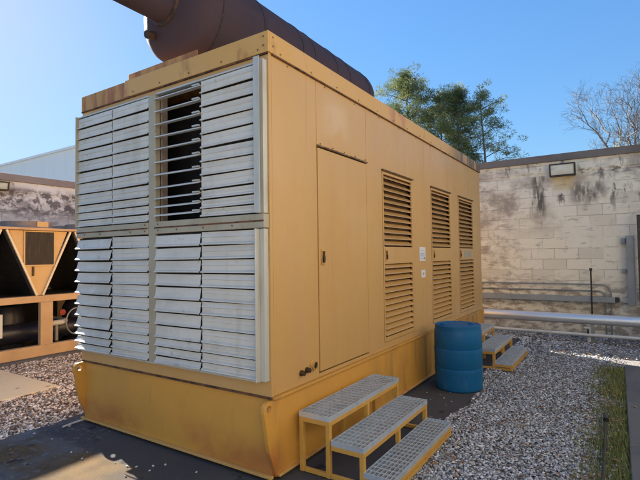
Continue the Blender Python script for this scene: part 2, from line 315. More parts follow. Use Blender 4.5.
# skid
mb = MB()
mb.box(-GW + .02, -.02, .02, .045, .03, .565)
mb.box(-.025, -.002, .045, GL, .03, .565); mb.box(-GW + .002, -GW + .025, .045, GL, .03, .565); mb.box(-GW + .025, -.025, GL - .03, GL, .03, .565)
skid = mb.build('skid', M['skid'], G)
mb = MB(); mb.box(-GW + .004, -.004, -.012, .019, .028, .046); mb.box(-.0015, .020, .06, GL, .028, .046); mb.box(-GW - .02, -GW - .001, .06, GL, .028, .046)
sub(mb, 'bottom_flange', M['trim'], skid, G, bevel=.003)
mb = MB(); mb.box(-GW, .024, .012, GL + .01, .5665, .586); sub(mb, 'top_flange', M['skid'], skid, G, bevel=.003)
sub(MB().box(-GW + .01, -.001, -.004, .0115, .570, .5875), 'rust_seam', M['rustline'], skid, G)
mb = MB(); mb.box(-GW + .15, -.15, .25, GL - .2, .001, .03); sub(mb, 'support_rail', M['dark'], skid, G)
def lug(x0, x1, far=False):
    poly = [(.07, .032), (0, .032), (-.078, .455), (-.088, .50), (-.084, .535), (-.066, .560), (-.04, .5655), (.07, .5655)]
    c = (-.034, .515); n = 40; hr = .024
    out = []
    for k in range(n):
        t = 2 * math.pi * k / n; d = (math.cos(t), math.sin(t)); best = 9
        for i in range(len(poly)):
            a, b = poly[i], poly[(i + 1) % len(poly)]; e = (b[0] - a[0], b[1] - a[1])
            den = d[0] * e[1] - d[1] * e[0]
            if abs(den) < 1e-9: continue
            w = (a[0] - c[0], a[1] - c[1]); s_ = (w[0] * e[1] - w[1] * e[0]) / den; q = (w[0] * d[1] - w[1] * d[0]) / den
            if s_ > 0 and -1e-6 <= q <= 1 + 1e-6: best = min(best, s_)
        out.append((c[0] + d[0] * best, c[1] + d[1] * best, c[0] + d[0] * hr, c[1] + d[1] * hr))
    fy = (lambda y: GL - y) if far else (lambda y: y)
    v = []
    for x in (x0, x1):
        v += [(x, fy(o[0]), o[1]) for o in out] + [(x, fy(o[2]), o[3]) for o in out]
    f = []
    for k in range(n):
        j = (k + 1) % n
        f += [(k, j, n + j, n + k), (2 * n + k, 3 * n + k, 3 * n + j, 2 * n + j), (k, 2 * n + k, 2 * n + j, j), (n + k, n + j, 3 * n + j, 3 * n + k)]
    return MB().add(v, f)
for x0, x1 in ((-.026, .006), (-GW - .006, -GW + .026)):
    for far in (False, True): lug(x0, x1, far).build('lifting_lug', M['skid'], G, bevel=.003)
# upper body: front frame with the louvre opening
mb = MB(); mb.sheet(1, 0, .03, (-GW, 0), (.588, 3.03), [(-GW + .02, -.05, .70, 2.925)]); mb.build('front_wall', M['panel'], G)
mb = MB(); mb.box(-GW, -GW + .02, .031, GL, .588, 3.03); mb.build('left_wall', M['panel'], G)
mb = MB(); mb.box(-GW + .021, -.022, GL - .02, GL, .588, 3.03); mb.build('rear_wall', M['panel'], G)
mb = MB(); mb.box(-GW + .01, -.01, .01, GL - .01, 3.031, 3.06); mb.build('roof', M['rusty'], G)
# right wall: sheets with seams, door and three louvred doors
VY = [(1.83, 2.665), (3.30, 4.145), (4.53, 5.38)]; VZ = (.655, 2.435)
def sidesheet(y0, y1, z0, z1, holes=()):
    return MB().sheet(0, -.02, 0, (y0, y1), (z0, z1), list(holes)).build('side_panel', M['panel'], G, bevel=.002)
sidesheet(.0325, .604, .588, 3.0); sidesheet(.609, 1.479, 2.452, 3.0); sidesheet(.609, 1.479, .588, .618)
sidesheet(1.484, 3.07, .588, 3.0, [(VY[0][0], VY[0][1], *VZ)]); sidesheet(3.074, GL, .588, 3.0, [(VY[1][0], VY[1][1], *VZ), (VY[2][0], VY[2][1], *VZ)])
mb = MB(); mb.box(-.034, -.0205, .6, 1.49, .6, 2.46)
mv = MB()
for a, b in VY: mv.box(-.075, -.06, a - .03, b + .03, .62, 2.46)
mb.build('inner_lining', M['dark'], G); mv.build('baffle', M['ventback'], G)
# plain door
door = MB().box(-.018, .003, .618, 1.474, .630, 2.441).build('door', M['panel'], G, bevel=.003)
def latch(y, z, s=1.0):
    o = MB().sheet(0, .0035, .009, (y - .024 * s, y + .024 * s), (z - .05 * s, z + .05 * s), [(y - .015 * s, y + .015 * s, z - .03 * s, z + .03 * s)])
    return o
def latch_parts(y, z, part, x=.003):
    mb = MB().sheet(0, x + .0005, x + .008, (y - .034, y + .034), (z - .064, z + .064), [(y - .023, y + .023, z - .048, z + .048)])
    lt = sub(mb, 'latch', M['trim'], part, G, bevel=.001)
    mb = MB().box(x + .0006, x + .003, y - .0225, y + .0225, z - .0475, z + .0475); mb.box(x + .003, x + .016, y - .011, y + .011, z - .034, z + .006)
    return sub(mb, 'latch_paddle', M['latch'], part, G)
latch_parts(.68, 1.547, door)
sub(MB().box(.0008, .016, .602, 1.486, 2.449, 2.461), 'drip_lip', M['bolt'], door, G)
# louvred doors
for i, (a, b) in enumerate(VY):
    e = .005; f = .032
    mb = MB().sheet(0, -.016, .004, (a + e + .006, b - e), (VZ[0] + e, VZ[1] - e - .004), [(a + f, b - f, .705, 1.462), (a + f, b - f, 1.642, 2.402)])
    vd = mb.build('louvred_door', M['panel'], G, bevel=.002)
    for z0, z1 in ((.705, 1.462), (1.642, 2.402)):
        mb = MB(); n = 12; st = (z1 - z0) / n
        for k in range(n):
            zt = z1 - k * st - .004; zb = zt - st * .66
            mb.prism([(-.040, zt), (-.037, zt + .002), (.010, zb + .006), (.012, zb), (.009, zb), (.006, zb + .004)], 1, a + f + .001, b - f - .001)
        sub(mb, 'louvre_slats', M['panel'], vd, G)
    latch_parts(a + .075, 1.553, vd, .004)
    sub(MB().box(.001, .020, a - .008, b + .008, 2.438, 2.449), 'drip_lip', M['bolt'], vd, G)
    if i == 2: sub(MB().box(.0045, .007, a + .26, b - .16, 1.50, 1.60), 'faded_label', M['lframe'], vd, G)
# placards
pl = MB().box(.0015, .006, 2.86, 3.055, 1.475, 1.648).build('placard', M['white'], G)
mb = MB(); mb.box(.0065, .0072, 2.885, 3.03, 1.53, 1.575); mb.box(.0065, .0072, 2.885, 3.0, 1.50, 1.515); mb.box(.0065, .0072, 2.89, 3.03, 1.595, 1.607)
sub(mb, 'printing', M['blueprint'], pl, G)
sub(MB().box(.0065, .0072, 3.01, 3.034, 1.498, 1.52), 'printed_mark', M['black'], pl, G)
pl = MB().box(.0015, .006, 2.905, 3.04, 1.272, 1.365).build('placard', M['white'], G)
sub(MB().box(.0065, .0072, 2.955, 3.0, 1.30, 1.335), 'printing', M['lframe'], pl, G)
# pipe stubs near the door
for y, z, r_ in ((.35, .677, .018), (.423, .684, .018)):
    MB().lathe([(.001, .0), (r_ * 1.25, .0), (r_ * 1.25, .012), (r_, .013), (r_, .034), (.001, .034)], (.001, y, z), 0, 16).build('pipe_stub', M['latch'], G, smooth=30)
st = MB().lathe([(.046, 0), (.046, .006), (.034, .007), (.034, .03), (.028, .03), (.028, .002)], (.001, .513, .704), 0, 24).build('conduit_hub', M['trim'], G, smooth=30)
sub(MB().lathe([(.001, .002), (.027, .002), (.027, .022), (.001, .022)], (.001, .513, .704), 0, 20), 'plug', M['black'], st, G)
# front louvres
LX = [(-2.337, -1.789), (-1.779, -1.265), (-1.172, -.640), (-.628, -.062)]
def slats(x0, x1, z0, z1, style):
    mb = MB(); jr = random.Random(int(x0 * 1000) + int(z0 * 100)); w = [1.0] * 8 + [.68, .68, .62]; t = sum(w); z = z1; H = z1 - z0
    for q in w:
        h = H * q / t; zt, zb = z, z - h; z -= h
        if style == 'closed':
            pr = [(-.046, zt - .006), (-.040, zt - .006), (-.051, zt - h * .42), (-.0465, zt - h * .42 - .005), (-.047, zb + .022), (-.064, zb + .012), (-.066, zb + .004), (-.060, zb + .002), (-.060, zb + .009), (-.044, zb + .017)]
        elif style == 'ajar':
            pr = [(-.046, zt - .012), (-.043, zt - .012), (-.057, zb + .020), (-.069, zb + .011), (-.069, zb + .004), (-.063, zb + .001), (-.064, zb + .009), (-.056, zb + .015)]
        elif style == 'open':
            pr = [(-.046, zt - .014), (-.043, zt - .014), (-.066, zb + .022), (-.079, zb + .013), (-.080, zb + .005), (-.073, zb + .002), (-.074, zb + .010), (-.065, zb + .016)]
        else:   # swung right out, blades level
            zc = zt - h * .5 + .02
            pr = [(-.004, zc - .004), (-.004, zc), (-.050, zc + .001), (-.064, zc - .008), (-.067, zc - .016), (-.063, zc - .016), (-.058, zc - .010), (-.048, zc - .004)]
        k0 = len(mb.v); mb.prism(pr, 0, x0, x1)
        ja, jb, jo = jr.gauss(0, .0016), jr.gauss(0, .0022), jr.gauss(0, .0014)
        for q_ in range(k0, len(mb.v)):
            X_, Y_, Z_ = mb.v[q_]; mb.v[q_] = (X_, Y_ + (jo if Y_ < -.048 else 0), Z_ + (ja if X_ == x0 else jb))
    return mb
ZL, ZU = (.706, 1.752), (1.862, 2.920)
styles = [('closed', 'closed', 'level', 'closed'), ('open', 'closed', 'ajar', 'closed')]
lbl = {'level': 'louvre column swung fully open', 'open': 'louvre column tilted well open', 'ajar': 'louvre column standing slightly open', 'closed': None}
for (z0, z1), ss in ((ZU, styles[0]), (ZL, styles[1])):
    for (x0, x1), sty in zip(LX, ss):
        lv = slats(x0, x1, z0, z1, sty).build('louvre_bank', M['galv'], G)
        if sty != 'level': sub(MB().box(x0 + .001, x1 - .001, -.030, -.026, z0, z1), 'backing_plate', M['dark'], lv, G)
        if lbl[sty]: lv['label'] = lbl[sty]
        if sty == 'level':
            mb = MB()
            wq = [1.0] * 8 + [.68, .68, .62]; zz = z1
            for q in wq:
                hq = (z1 - z0) * q / sum(wq); zc = zz - hq * .5 + .02; zz -= hq
                sub(MB().box(x1 - .075, x1 - .003, -.066, -.048, zc + .0012, zc + .012), 'blade_bracket', M['lflange'], lv, G)
mb = MB(); mb.box(-1.262, -1.175, -.052, -.002, .70, 2.925); mb.box(-1.789, -1.779, -.040, .0, .70, 2.93); mb.box(-.640, -.628, -.040, .0, .70, 1.75); mb.box(-.640, -.628, -.040, .0, 1.87, 2.93)
mb.build('louvre_post', M['lframe'], G, bevel=.003)
mb = MB(); mb.box(-GW + .005, -1.263, -.060, -.002, 1.757, 1.856); mb.box(-1.174, -.006, -.060, -.002, 1.757, 1.856)
rail = mb.build('louvre_rail', M['lframe'], G, bevel=.003)
mb = MB(); mb.box(-GW + .005, -1.263, -.0625, -.0602, 1.800, 1.812); mb.box(-1.174, -.006, -.0625, -.0602, 1.800, 1.812); sub(mb, 'rust_seam', M['rustline'], rail, G)
mb = MB()
for z0, z1 in ((.70, 1.752), (1.86, 2.945)):
    mb.box(-.060, -.052, -.098, -.002, z0, z1); mb.box(-.0515, -.012, -.050, -.002, z0, z1); mb.box(-.052, -.006, -.098, -.094, z0, z1) if z0 > 1 else None
mb.build('louvre_jamb', M['lflange'], G, bevel=.002)
mb = MB(); mb.box(-2.352, -2.338, -.072, -.002, 1.86, 2.934)
mb.build('louvre_jamb', M['lframe'], G, bevel=.002)
mb = MB(); mb.box(-GW + .004, -1.265, -.048, -.002, 2.922, 2.934); mb.box(-1.172, -.066, -.048, -.002, 2.922, 2.934); mb.build('louvre_head', M['lflange'], G); MB().box(-GW + .004, -.066, -.05, -.002, .690, .703).build('louvre_sill', M['lflange'], G)
# behind the open bank: inner jamb, radiator face, brace
mb = MB(); mb.box(-1.172, -1.150, .0, .055, .71, 2.92); mb.build('radiator_shroud', M['shroud'], G)
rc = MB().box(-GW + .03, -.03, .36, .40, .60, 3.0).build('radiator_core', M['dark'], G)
sub(MB().box(-.925, -.885, .30, .335, .6, 3.0), 'brace', M['pvc'], rc, G)
# roof trim
mb = MB(); mb.box(-1.648, .014, -.018, .0, 3.0, 3.15); t1 = mb.build('roof_trim', M['trim'], G, bevel=.003)
mb = MB(); mb.box(-GW - .005, -1.651, -.010, .0, 3.0, 3.146); t = mb.build('roof_trim', M['rusty'], G, bevel=.003); t['label'] = 'rusty left end of the roof trim'
mb = MB(); mb.box(-1.648, -.75, .022, .034, 3.06, 3.222); t = mb.build('flashing_strip', M['rusty'], G, bevel=.002)
mb = MB(); mb.box(-.0, .014, .0005, 2.25, 3.0, 3.15); mb.build('roof_trim', M['trim'], G, bevel=.003)
mb = MB(); mb.box(-.0, .0125, 2.255, GL + .01, 3.0, 3.148); mb.build('roof_trim', M['trim'], G, bevel=.003)
mb = MB(); mb.box(-GW - .012, -GW, .0, GL, 3.0, 3.148); mb.build('roof_trim', M['rusty'], G, bevel=.003)
mb = MB(); mb.box(-.004, .0165, .03, GL, 2.988, 2.9985); mb.build('rust_seam', M['rustline'], G)
mb = MB(); mb.box(-GW, -.0, -.013, -.0005, 2.988, 2.9985); mb.build('rust_seam', M['rustline'], G)
# bolt heads: one mesh, many children
bolt0 = MB().lathe([(.001, 0), (.007, 0), (.007, .004), (.004, .006), (.001, .006)], (0, 0, 0), 2, 8).build('bolt', M['bolt'])
bolt0.parent = G.obj; first = [True]
def bolt(x, y, z, nrm):
    o = bolt0 if first[0] else bolt0.copy()
    if not first[0]: COL.objects.link(o)
    first[0] = False
    o.location = Vector((x, y, z)) - G.matrix_world_root
    o.rotation_euler = Vector(nrm).to_track_quat('Z', 'Y').to_euler()
for k in range(15): bolt(.0145, .12 + k * .40, 3.022, (1, 0, 0))
for k in range(11): bolt(.0005, .22 + k * .52, 2.972, (1, 0, 0))
for k in range(5): bolt(-1.52 + k * .36, -.0185, 3.03, (0, -1, 0))
for z in (3.05, 3.115): bolt(-.03, -.0185, z, (0, -1, 0)); bolt(.0145, .035, z, (1, 0, 0))
for k in range(7): bolt(-.026, -.0005, .85 + k * .33, (0, -1, 0))
for x in (-2.2, -1.95, -1.5, -1.30, -1.13, -.9, -.6, -.3): bolt(x, -.0605, 1.783, (0, -1, 0)); bolt(x, -.0605, 1.835, (0, -1, 0)) if x in (-1.30, -1.13) else None
for k in range(5): bolt(.0005, .66 + k * .2, 2.478, (1, 0, 0))

# ------------------------------------------------------------------ muffler on the roof
MX, MZ, MR = -1.17, 3.73, .45
Q = Root('exhaust_muffler', (MX, 1.7, 3.06), 'big rust-brown cylindrical exhaust muffler lying along the generator roof', 'muffler')
prof = []
for k in range(9):
    t = math.pi / 2 * k / 8; prof.append((max(.001, MR * math.sin(t)), .22 - .20 * math.cos(t)))
body = prof + [(MR, 3.16)] + [(max(.001, MR * math.cos(math.pi / 2 * k / 8)), 3.16 + .20 * math.sin(math.pi / 2 * k / 8)) for k in range(1, 9)]
MB().lathe(body, (MX, 0, MZ), 1, 96).build('shell', M['muff'], Q, smooth=40)
for y in (.30, .86, 1.50, 1.72, 2.22, 2.52, 3.05):
    wd = .006 if y not in (.86, 1.50, 2.22) else .022
    MB().lathe([(MR - .002, y - wd), (MR + .005, y - wd), (MR + .005, y + wd), (MR - .002, y + wd)], (MX, 0, MZ), 1, 96).build('seam_band', M['muffband'], Q, smooth=40)
pts = [(MX, .12, MZ), (MX, -.45, MZ)] + [(MX, -.45 - .35 * math.sin(t), MZ + .35 - .35 * math.cos(t)) for t in np.linspace(.15, math.pi / 2, 8)] + [(MX, -.80, MZ + .9)]
MB().tube(pts, .16, 36).build('outlet_pipe', M['muff'], Q, smooth=40)
MB().lathe([(.13, .16), (.195, .16), (.195, .06), (.185, .02), (.165, .01), (.13, .01)], (MX, 0, MZ), 1, 40).build('collar', M['muffband'], Q, smooth=30)
MB().tube([(MX - .16, .12, MZ - .20), (MX - .16, -.02, MZ - .24)], .035, 14).build('drain_plug', M['muffband'], Q, smooth=30)
for y in (.75, 2.6):
    mb = MB(); mb.prism([(MX - .40, 3.061), (MX + .40, 3.061), (MX + .36, 3.44), (MX + .2, 3.325), (MX, 3.285), (MX - .2, 3.325), (MX - .36, 3.44)], 1, y - .04, y + .04)
    mb.build('saddle', M['muffband'], Q)

# ------------------------------------------------------------------ steps
def make_steps(label):
    r_ = Root('metal_steps', (.0, .86, 0), label, 'steps', 'yellow metal steps beside the generator')
    T = [(.045, .305, .43), (.315, .572, .272), (.568, .785, .115)]; y0, y1 = .255, 1.465
    for (x0, x1, zt) in T:
        h = .036; mb = MB(); b = .006
        mb.box(x0, x1, y0, y0 + b, zt - h, zt); mb.box(x0, x1, y1 - b, y1, zt - h, zt)
        mb.box(x0, x0 + b, y0 + b, y1 - b, zt - h, zt); mb.box(x1 - b, x1, y0 + b, y1 - b, zt - h, zt)
        n = 7
        for k in range(1, n): x = x0 + (x1 - x0) * k / n; mb.box(x - .0022, x + .0022, y0 + b, y1 - b, zt - .027, zt - .002)
        m_ = 20
        for k in range(1, m_): y = y0 + (y1 - y0) * k / m_; mb.box(x0 + b, x1 - b, y - .0034, y + .0034, zt - .007, zt - .0005)
        mb.build('grating_tread', M['steel'], r_)
    w = .034
    def leg(x, y, zt): MB().box(x - w / 2, x + w / 2, y - w / 2, y + w / 2, .004, zt).build('leg', M['stairy'], r_, bevel=.003)
    ym = (y0 + y1) / 2
    for (x0, x1, zt) in T:
        t = zt - .0365; mb = MB(); a = .032
        mb.box(x0, x1, y0, y0 + .032, t - a, t); mb.box(x0, x1, y1 - .032, y1, t - a, t)
        mb.box(x0, x0 + .006, y0 + .032, y1 - .032, t - a, t); mb.box(x1 - .032, x1, y0 + .032, y1 - .032, t - a, t)
        mb.build('tread_frame', M['stairy'], r_, bevel=.002)
        for y in (y0 + w / 2 + .001, ym, y1 - w / 2 - .001): leg(x1 - w / 2 - .001, y, t - a - .0005)
    for y in (y0 + w / 2 + .001, ym, y1 - w / 2 - .001): leg(T[0][0] + w / 2 + .001, y, T[0][2] - .069)
    mb = MB()
    for y in (y0 + w / 2 + .001, ym, y1 - w / 2 - .001): mb.box(T[0][0] + w + .002, T[2][1] - w - .002, y - .014, y + .014, .006, .034) if False else None
    for y in (y0 + .018, y1 - .018):
        for (xa, xb) in ((T[0][0] + w + .002, T[0][1] - w - .002), (T[0][1] + .0, T[1][1] - w - .002), (T[1][1] + .0, T[2][1] - w - .002)): mb.box(xa, xb, y - .014, y + .014, .006, .034)
    mb.box(T[2][1] - .030, T[2][1] - .004, y0 + w + .002, ym - w / 2 - .002, .006, .034); mb.box(T[2][1] - .030, T[2][1] - .004, ym + w / 2 + .002, y1 - w - .002, .006, .034)
    mb.build('floor_rail', M['stairy'], r_, bevel=.002)
    return r_
st1 = make_steps('yellow framed steps with three grey grating treads below the plain door, nearest the camera')
c = copy_tree(st1.obj); c.location = (.04, 4.56, 0); c['label'] = 'yellow framed steps with grating treads behind the blue barrel, near the far wall'

# ------------------------------------------------------------------ barrel
BX, BY, BR, BH = .425, 2.93, .268, .735
B = Root('barrel', (BX, BY, 0), 'blue plastic drum standing beside the generator between the two sets of steps', 'barrel')
pf = [(.001, .006), (BR - .05, .006), (BR - .02, .0), (BR - .006, .015), (BR - .002, .05), (BR, .10)]
for zc in (.235, .455): pf += [(BR, zc - .05), (BR + .003, zc - .03), (BR + .004, zc), (BR + .003, zc + .012), (BR - .004, zc + .017), (BR - .004, zc + .021), (BR, zc + .027)]
pf += [(BR, BH - .12), (BR - .002, BH - .07), (BR - .010, BH - .03), (BR - .008, BH - .022), (BR - .008, BH - .004), (BR - .014, BH), (BR - .024, BH - .002), (BR - .03, BH - .008), (.001, BH - .004)]
MB().lathe(pf, (BX, BY, 0), 2, 80).build('drum', M['barrel'], B, smooth=35)
for dx, dy in ((.14, .08), (-.14, -.08)):
    MB().lathe([(.001, 0), (.036, 0), (.036, .014), (.028, .018), (.001, .018)], (BX + dx, BY + dy, BH - .006), 2, 20).build('bung', M['barrel'], B, smooth=30)

# ------------------------------------------------------------------ back block wall and what hangs on it
WY = 7.5
wl = Root('block_wall', (1, WY, 0), 'cream painted block wall with peeling paint across the back behind the pipes', 'wall')
MB().box(-7.45, 9, WY, WY + .2, -.1, 3.335).build('blockwork', M['wall'], wl)
MB().box(-7.45, 9, WY - .014, WY - .0005, 3.125, 3.334).build('lintel_course', M['wall'], wl, bevel=.004)
cp = MB().box(-7.45, 9.02, WY - .045, WY + .24, 3.336, 3.475).build('coping', M['coping'], wl, bevel=.006)
mb = MB(); mb.box(-7.45, 9.02, WY - .055, WY - .0455, 3.336, 3.35); sub(mb, 'drip_edge', M['coping'], cp, wl)
wr = Root('block_wall', (-7.5, 1, 0), 'white painted block wall with black mould stains behind the chiller on the left', 'wall')
MB().box(-7.7, -7.5, -9, 7.45, -.1, 3.035).build('blockwork', M['wall2'], wr)
MB().box(-7.4995, -7.485, -9, 7.45, 2.84, 3.034).build('lintel_course', M['wall2'], wr, bevel=.004)
MB().box(-7.74, -7.455, -9, 7.45, 3.036, 3.17).build('coping', M['coping2'], wr, bevel=.006)

def wall_light(root, c, nrm, w, h):
    # nrm: 0 -> faces -y ; 1 -> faces +x.   housing wedge + rim + lens
    def P(u, d, z): return (c[0] + u, c[1] - d, c[2] + z) if nrm == 0 else (c[0] + d, c[1] + u, c[2] + z)
    hw = w / 2; hh = h / 2; dt, db = .15, .11
    v = []
    for u in (-hw, hw): v += [P(u, 0.001, -hh), P(u, db, -hh), P(u, dt, hh), P(u, 0.001, hh)]
    MB().add(v, [(0, 1, 2, 3), (7, 6, 5, 4), (0, 4, 5, 1), (1, 5, 6, 2), (2, 6, 7, 3), (3, 7, 4, 0)]).build('housing', M['post'], root, bevel=.006)
    def F(u, z, e): return P(u, db + (dt - db) * (z + hh) / h + e, z)
    t = .024; mb = MB()
    for (ua, ub, za, zb) in ((-hw, hw, hh - t, hh), (-hw, hw, -hh, -hh + t), (-hw, -hw + t, -hh + t, hh - t), (hw - t, hw, -hh + t, hh - t)):
        q = [F(ua, za, .001), F(ub, za, .001), F(ub, zb, .001), F(ua, zb, .001), F(ua, za, .018), F(ub, za, .018), F(ub, zb, .018), F(ua, zb, .018)]
        mb.add(q, [(0, 1, 2, 3), (4, 7, 6, 5), (0, 4, 5, 1), (1, 5, 6, 2), (2, 6, 7, 3), (3, 7, 4, 0)])
    mb.build('rim', M['black'], root)
    n = 8; mb = MB()
    vv = []
    for j in range(n + 1):
        for i in range(n + 1):
            a, b = -1 + 2 * i / n, -1 + 2 * j / n
            vv.append(F(a * (hw - t), b * (hh - t), .004 + .016 * (1 - a * a) * (1 - b * b)))
    mb.add(vv, [(j * (n + 1) + i, j * (n + 1) + i + 1, (j + 1) * (n + 1) + i + 1, (j + 1) * (n + 1) + i) for j in range(n) for i in range(n)])
    mb.build('lens', M['lens'], root, smooth=60)
wlA = Root('wall_light', (1.185, WY - .015, 3.14), 'black framed wall pack light with cloudy lens high on the cream back wall', 'wall light')
wall_light(wlA, (1.185, WY - .015, 3.14), 0, .44, .235)
wlB = Root('wall_light', (-7.48, 1.29, 2.91), 'pale boxy wall light high on the mould-stained left wall above the chiller', 'wall light')
wall_light(wlB, (-7.48, 1.29, 2.91), 1, .34, .16)

def single(mb, name, m, label, cat, loc, group=None, **k):
    class P_: pass
    p = P_(); p.matrix_world_root = Vector(loc)
    o = MB.build.__wrapped__(mb) if False else None
    mb.v = [tuple(Vector(q) - Vector(loc)) for q in mb.v]
    o = mb.build(name, m, **k); o.location = loc
    return tag(o, label, cat, group)

# big jacketed pipe
bp = Root('insulated_pipe', (1, 6.85, .38), 'thick shiny aluminium jacketed pipe running along the foot of the back wall', 'pipe')
MB().tube([(-3.0, 6.85, .390), (6.5, 6.85, .368)], .088, 40).build('jacket', M['pipe'], bp, smooth=40)
for x in (-1.9, -.9, .12, 1.05, 1.98, 2.9, 3.9, 4.9): MB().tube([(x - .012, 6.85, .3835), (x + .012, 6.85, .3835)], .0905, 40).build('joint_band', M['pipe'], bp, smooth=40)
for x in (-1.6, 1.62, 3.8, 5.6):
    mb = MB(); mb.box(x - .03, x + .03, 6.80, 6.90, 0, .295); mb.box(x - .08, x + .08, 6.76, 6.94, -.01, .012); mb.build('support', M['conduit'], bp, bevel=.003)
lp = Root('water_pipe', (1, 6.72, .13), 'thin pale pipe running low under the thick aluminium jacketed pipe', 'pipe')
MB().tube([(-3.0, 6.70, .150), (6.5, 6.70, .105)], .027, 20).build('tube', M['pvc'], lp, smooth=40)
mb = MB(); mb.box(1.545, 1.60, 6.735, 6.765, 0, .25); mb.box(1.50, 1.60, 6.725, 6.734, .23, .26); mb.build('clamp', M['pvc'], lp, bevel=.004)
MB().tube([(1.545, 6.70, .19), (1.575, 6.70, .19)], .04, 16).build('valve', M['black'], lp, smooth=30)
def arc(cx, cz, r_, y, a0, a1, n=8): return [(cx + r_ * math.cos(t), y, cz + r_ * math.sin(t)) for t in np.linspace(a0, a1, n)]
cn = 'thin conduits clipped to the back wall'
for (z, xe, r_, x0, y, lab) in ((.955, 1.905, .16, -3, 7.44, 'upper thin grey conduit bending down beside the grey duct on the back wall'), (.835, 1.815, .12, -3, 7.46, 'lower thin grey conduit bending down just under the upper one on the back wall')):
    single(MB().tube([(x0, y, z)] + arc(xe - r_, z - r_, r_, y, math.pi / 2, 0) + [(xe, y, .0)], .0125, 12), 'conduit', M['conduit'], lab, 'conduit', (xe, y, 0), cn, smooth=40)
wt = Root('wireway', (.5, 7.38, .68), 'grey horizontal cable trunking on the back wall ending at the tall grey duct', 'trunking')
MB().box(-3, 1.965, 7.33, 7.43, .635, .735).build('trunk', M['wireway'], wt, bevel=.006)
MB().box(1.966, 2.035, 7.335, 7.425, .64, .73).build('end_cap', M['black'], wt, bevel=.003)
bpipe = Root('standpipe', (1.60, 7.40, 0), 'black vertical pipe with a cap standing against the cream back wall', 'pipe')
MB().tube([(1.605, 7.29, 0), (1.605, 7.29, 1.23)], .014, 14).build('tube', M['black'], bpipe, smooth=40)
MB().tube([(1.605, 7.29, 1.21), (1.605, 7.29, 1.26)], .024, 14).build('cap', M['black'], bpipe, smooth=40)
dk = Root('duct', (2.23, 7.4, .6), 'tall grey steel electrical duct fixed upright on the back wall at the right', 'duct')
MB().box(2.165, 2.275, 7.30, 7.495, .60, 1.83).build('casing', M['wireway'], dk, bevel=.005)
MB().box(2.276, 2.292, 7.31, 7.47, .62, 1.80).build('side_flange', M['pvc'], dk, bevel=.003)
mb = MB(); mb.box(2.09, 2.15, 7.42, 7.494, 1.70, 1.80); mb.box(2.09, 2.15, 7.42, 7.494, 1.17, 1.24); mb.build('bracket', M['wireway'], dk, bevel=.003)
ps = Root('post', (2.38, 7.2, 0), 'dark brown metal post at the right edge in front of the back wall', 'post')
MB().box(2.325, 2.42, 7.16, 7.26, 0, 2.19).build('shaft', M['post'], ps, bevel=.006)
MB().box(2.312, 2.433, 7.147, 7.273, 2.191, 2.225).build('cap', M['pvc'], ps, bevel=.004)

# ------------------------------------------------------------------ metal building beyond the left wall
mbld = Root('metal_building', (-30, 12, 0), 'large blue-grey metal clad building beyond the left block wall', 'building')
mb = MB(); x = -60.0
prof = []
while x < -14.7:
    prof += [(x, 12.0), (x + .42, 12.0), (x + .44, 11.985), (x + .60, 11.985), (x + .62, 12.0)]; x += .62
pp = prof + [(-14, 12.0), (-14, 12.3), (-60, 12.3)]
mb.prism(pp, 2, 0, 8.0); mb.box(-14.3, -14, 12.3, 30, 0, 8.0); mb.box(-60, -59.7, 12.3, 30, 0, 8.0); mb.box(-59.7, -14.3, 29.7, 30, 0, 8.0)
mb.build('cladding', M['metalb'], mbld)
mb = MB(); mb.box(-60.1, -13.9, 11.86, 30.1, 8.001, 8.13); mb.build('roof', M['metalb'], mbld)

# ------------------------------------------------------------------ chiller
CX = -5.7
CH = Root('chiller', (-6.4, 1.2, 0), 'orange-yellow air cooled chiller with black V shaped coils in front of the left wall', 'chiller')
structure(MB().box(-7.4, -5.55, -2.2, 4.6, -.2, .03), 'chiller_pad', M['slab'], bevel=.006)
CD = 1.55; CYS = [.175, 1.21, 2.245, 3.28]; cya, cyb = -.38, 3.83
mb = MB(); mb.box(CX - .08, CX + .03, cya, cyb, .031, .20); mb.box(CX - CD, CX - CD + .08, cya, cyb, .031, .20); mb.box(CX - CD + .081, CX - .081, cya, cya + .1, .031, .20); mb.box(CX - CD + .081, CX - .081, cyb - .1, cyb, .031, .20)
mb.build('base_frame', M['chf'], CH, bevel=.005)
mb = MB(); mb.box(CX - .08, CX + .02, cya, cyb, .88, .985); mb.box(CX - CD, CX - CD + .08, cya, cyb, .88, .985); mb.build('middle_rail', M['chf'], CH, bevel=.005)
for y in [(.175 + 1.21) / 2 + .62 - 1.035 * k for k in (1, 0, -1, -2)] + [cya + .06]:
    for x in (CX, CX - CD + .045):
        MB().box(x - .045, x + .035, y - .095, y + .095, .2005, .8795).build('post', M['chf'], CH, bevel=.004)
top = MB().box(CX - CD - .02, CX + .06, cya - .03, cyb + .03, 2.02, 2.06).build('top_deck', M['chf'], CH, bevel=.004)
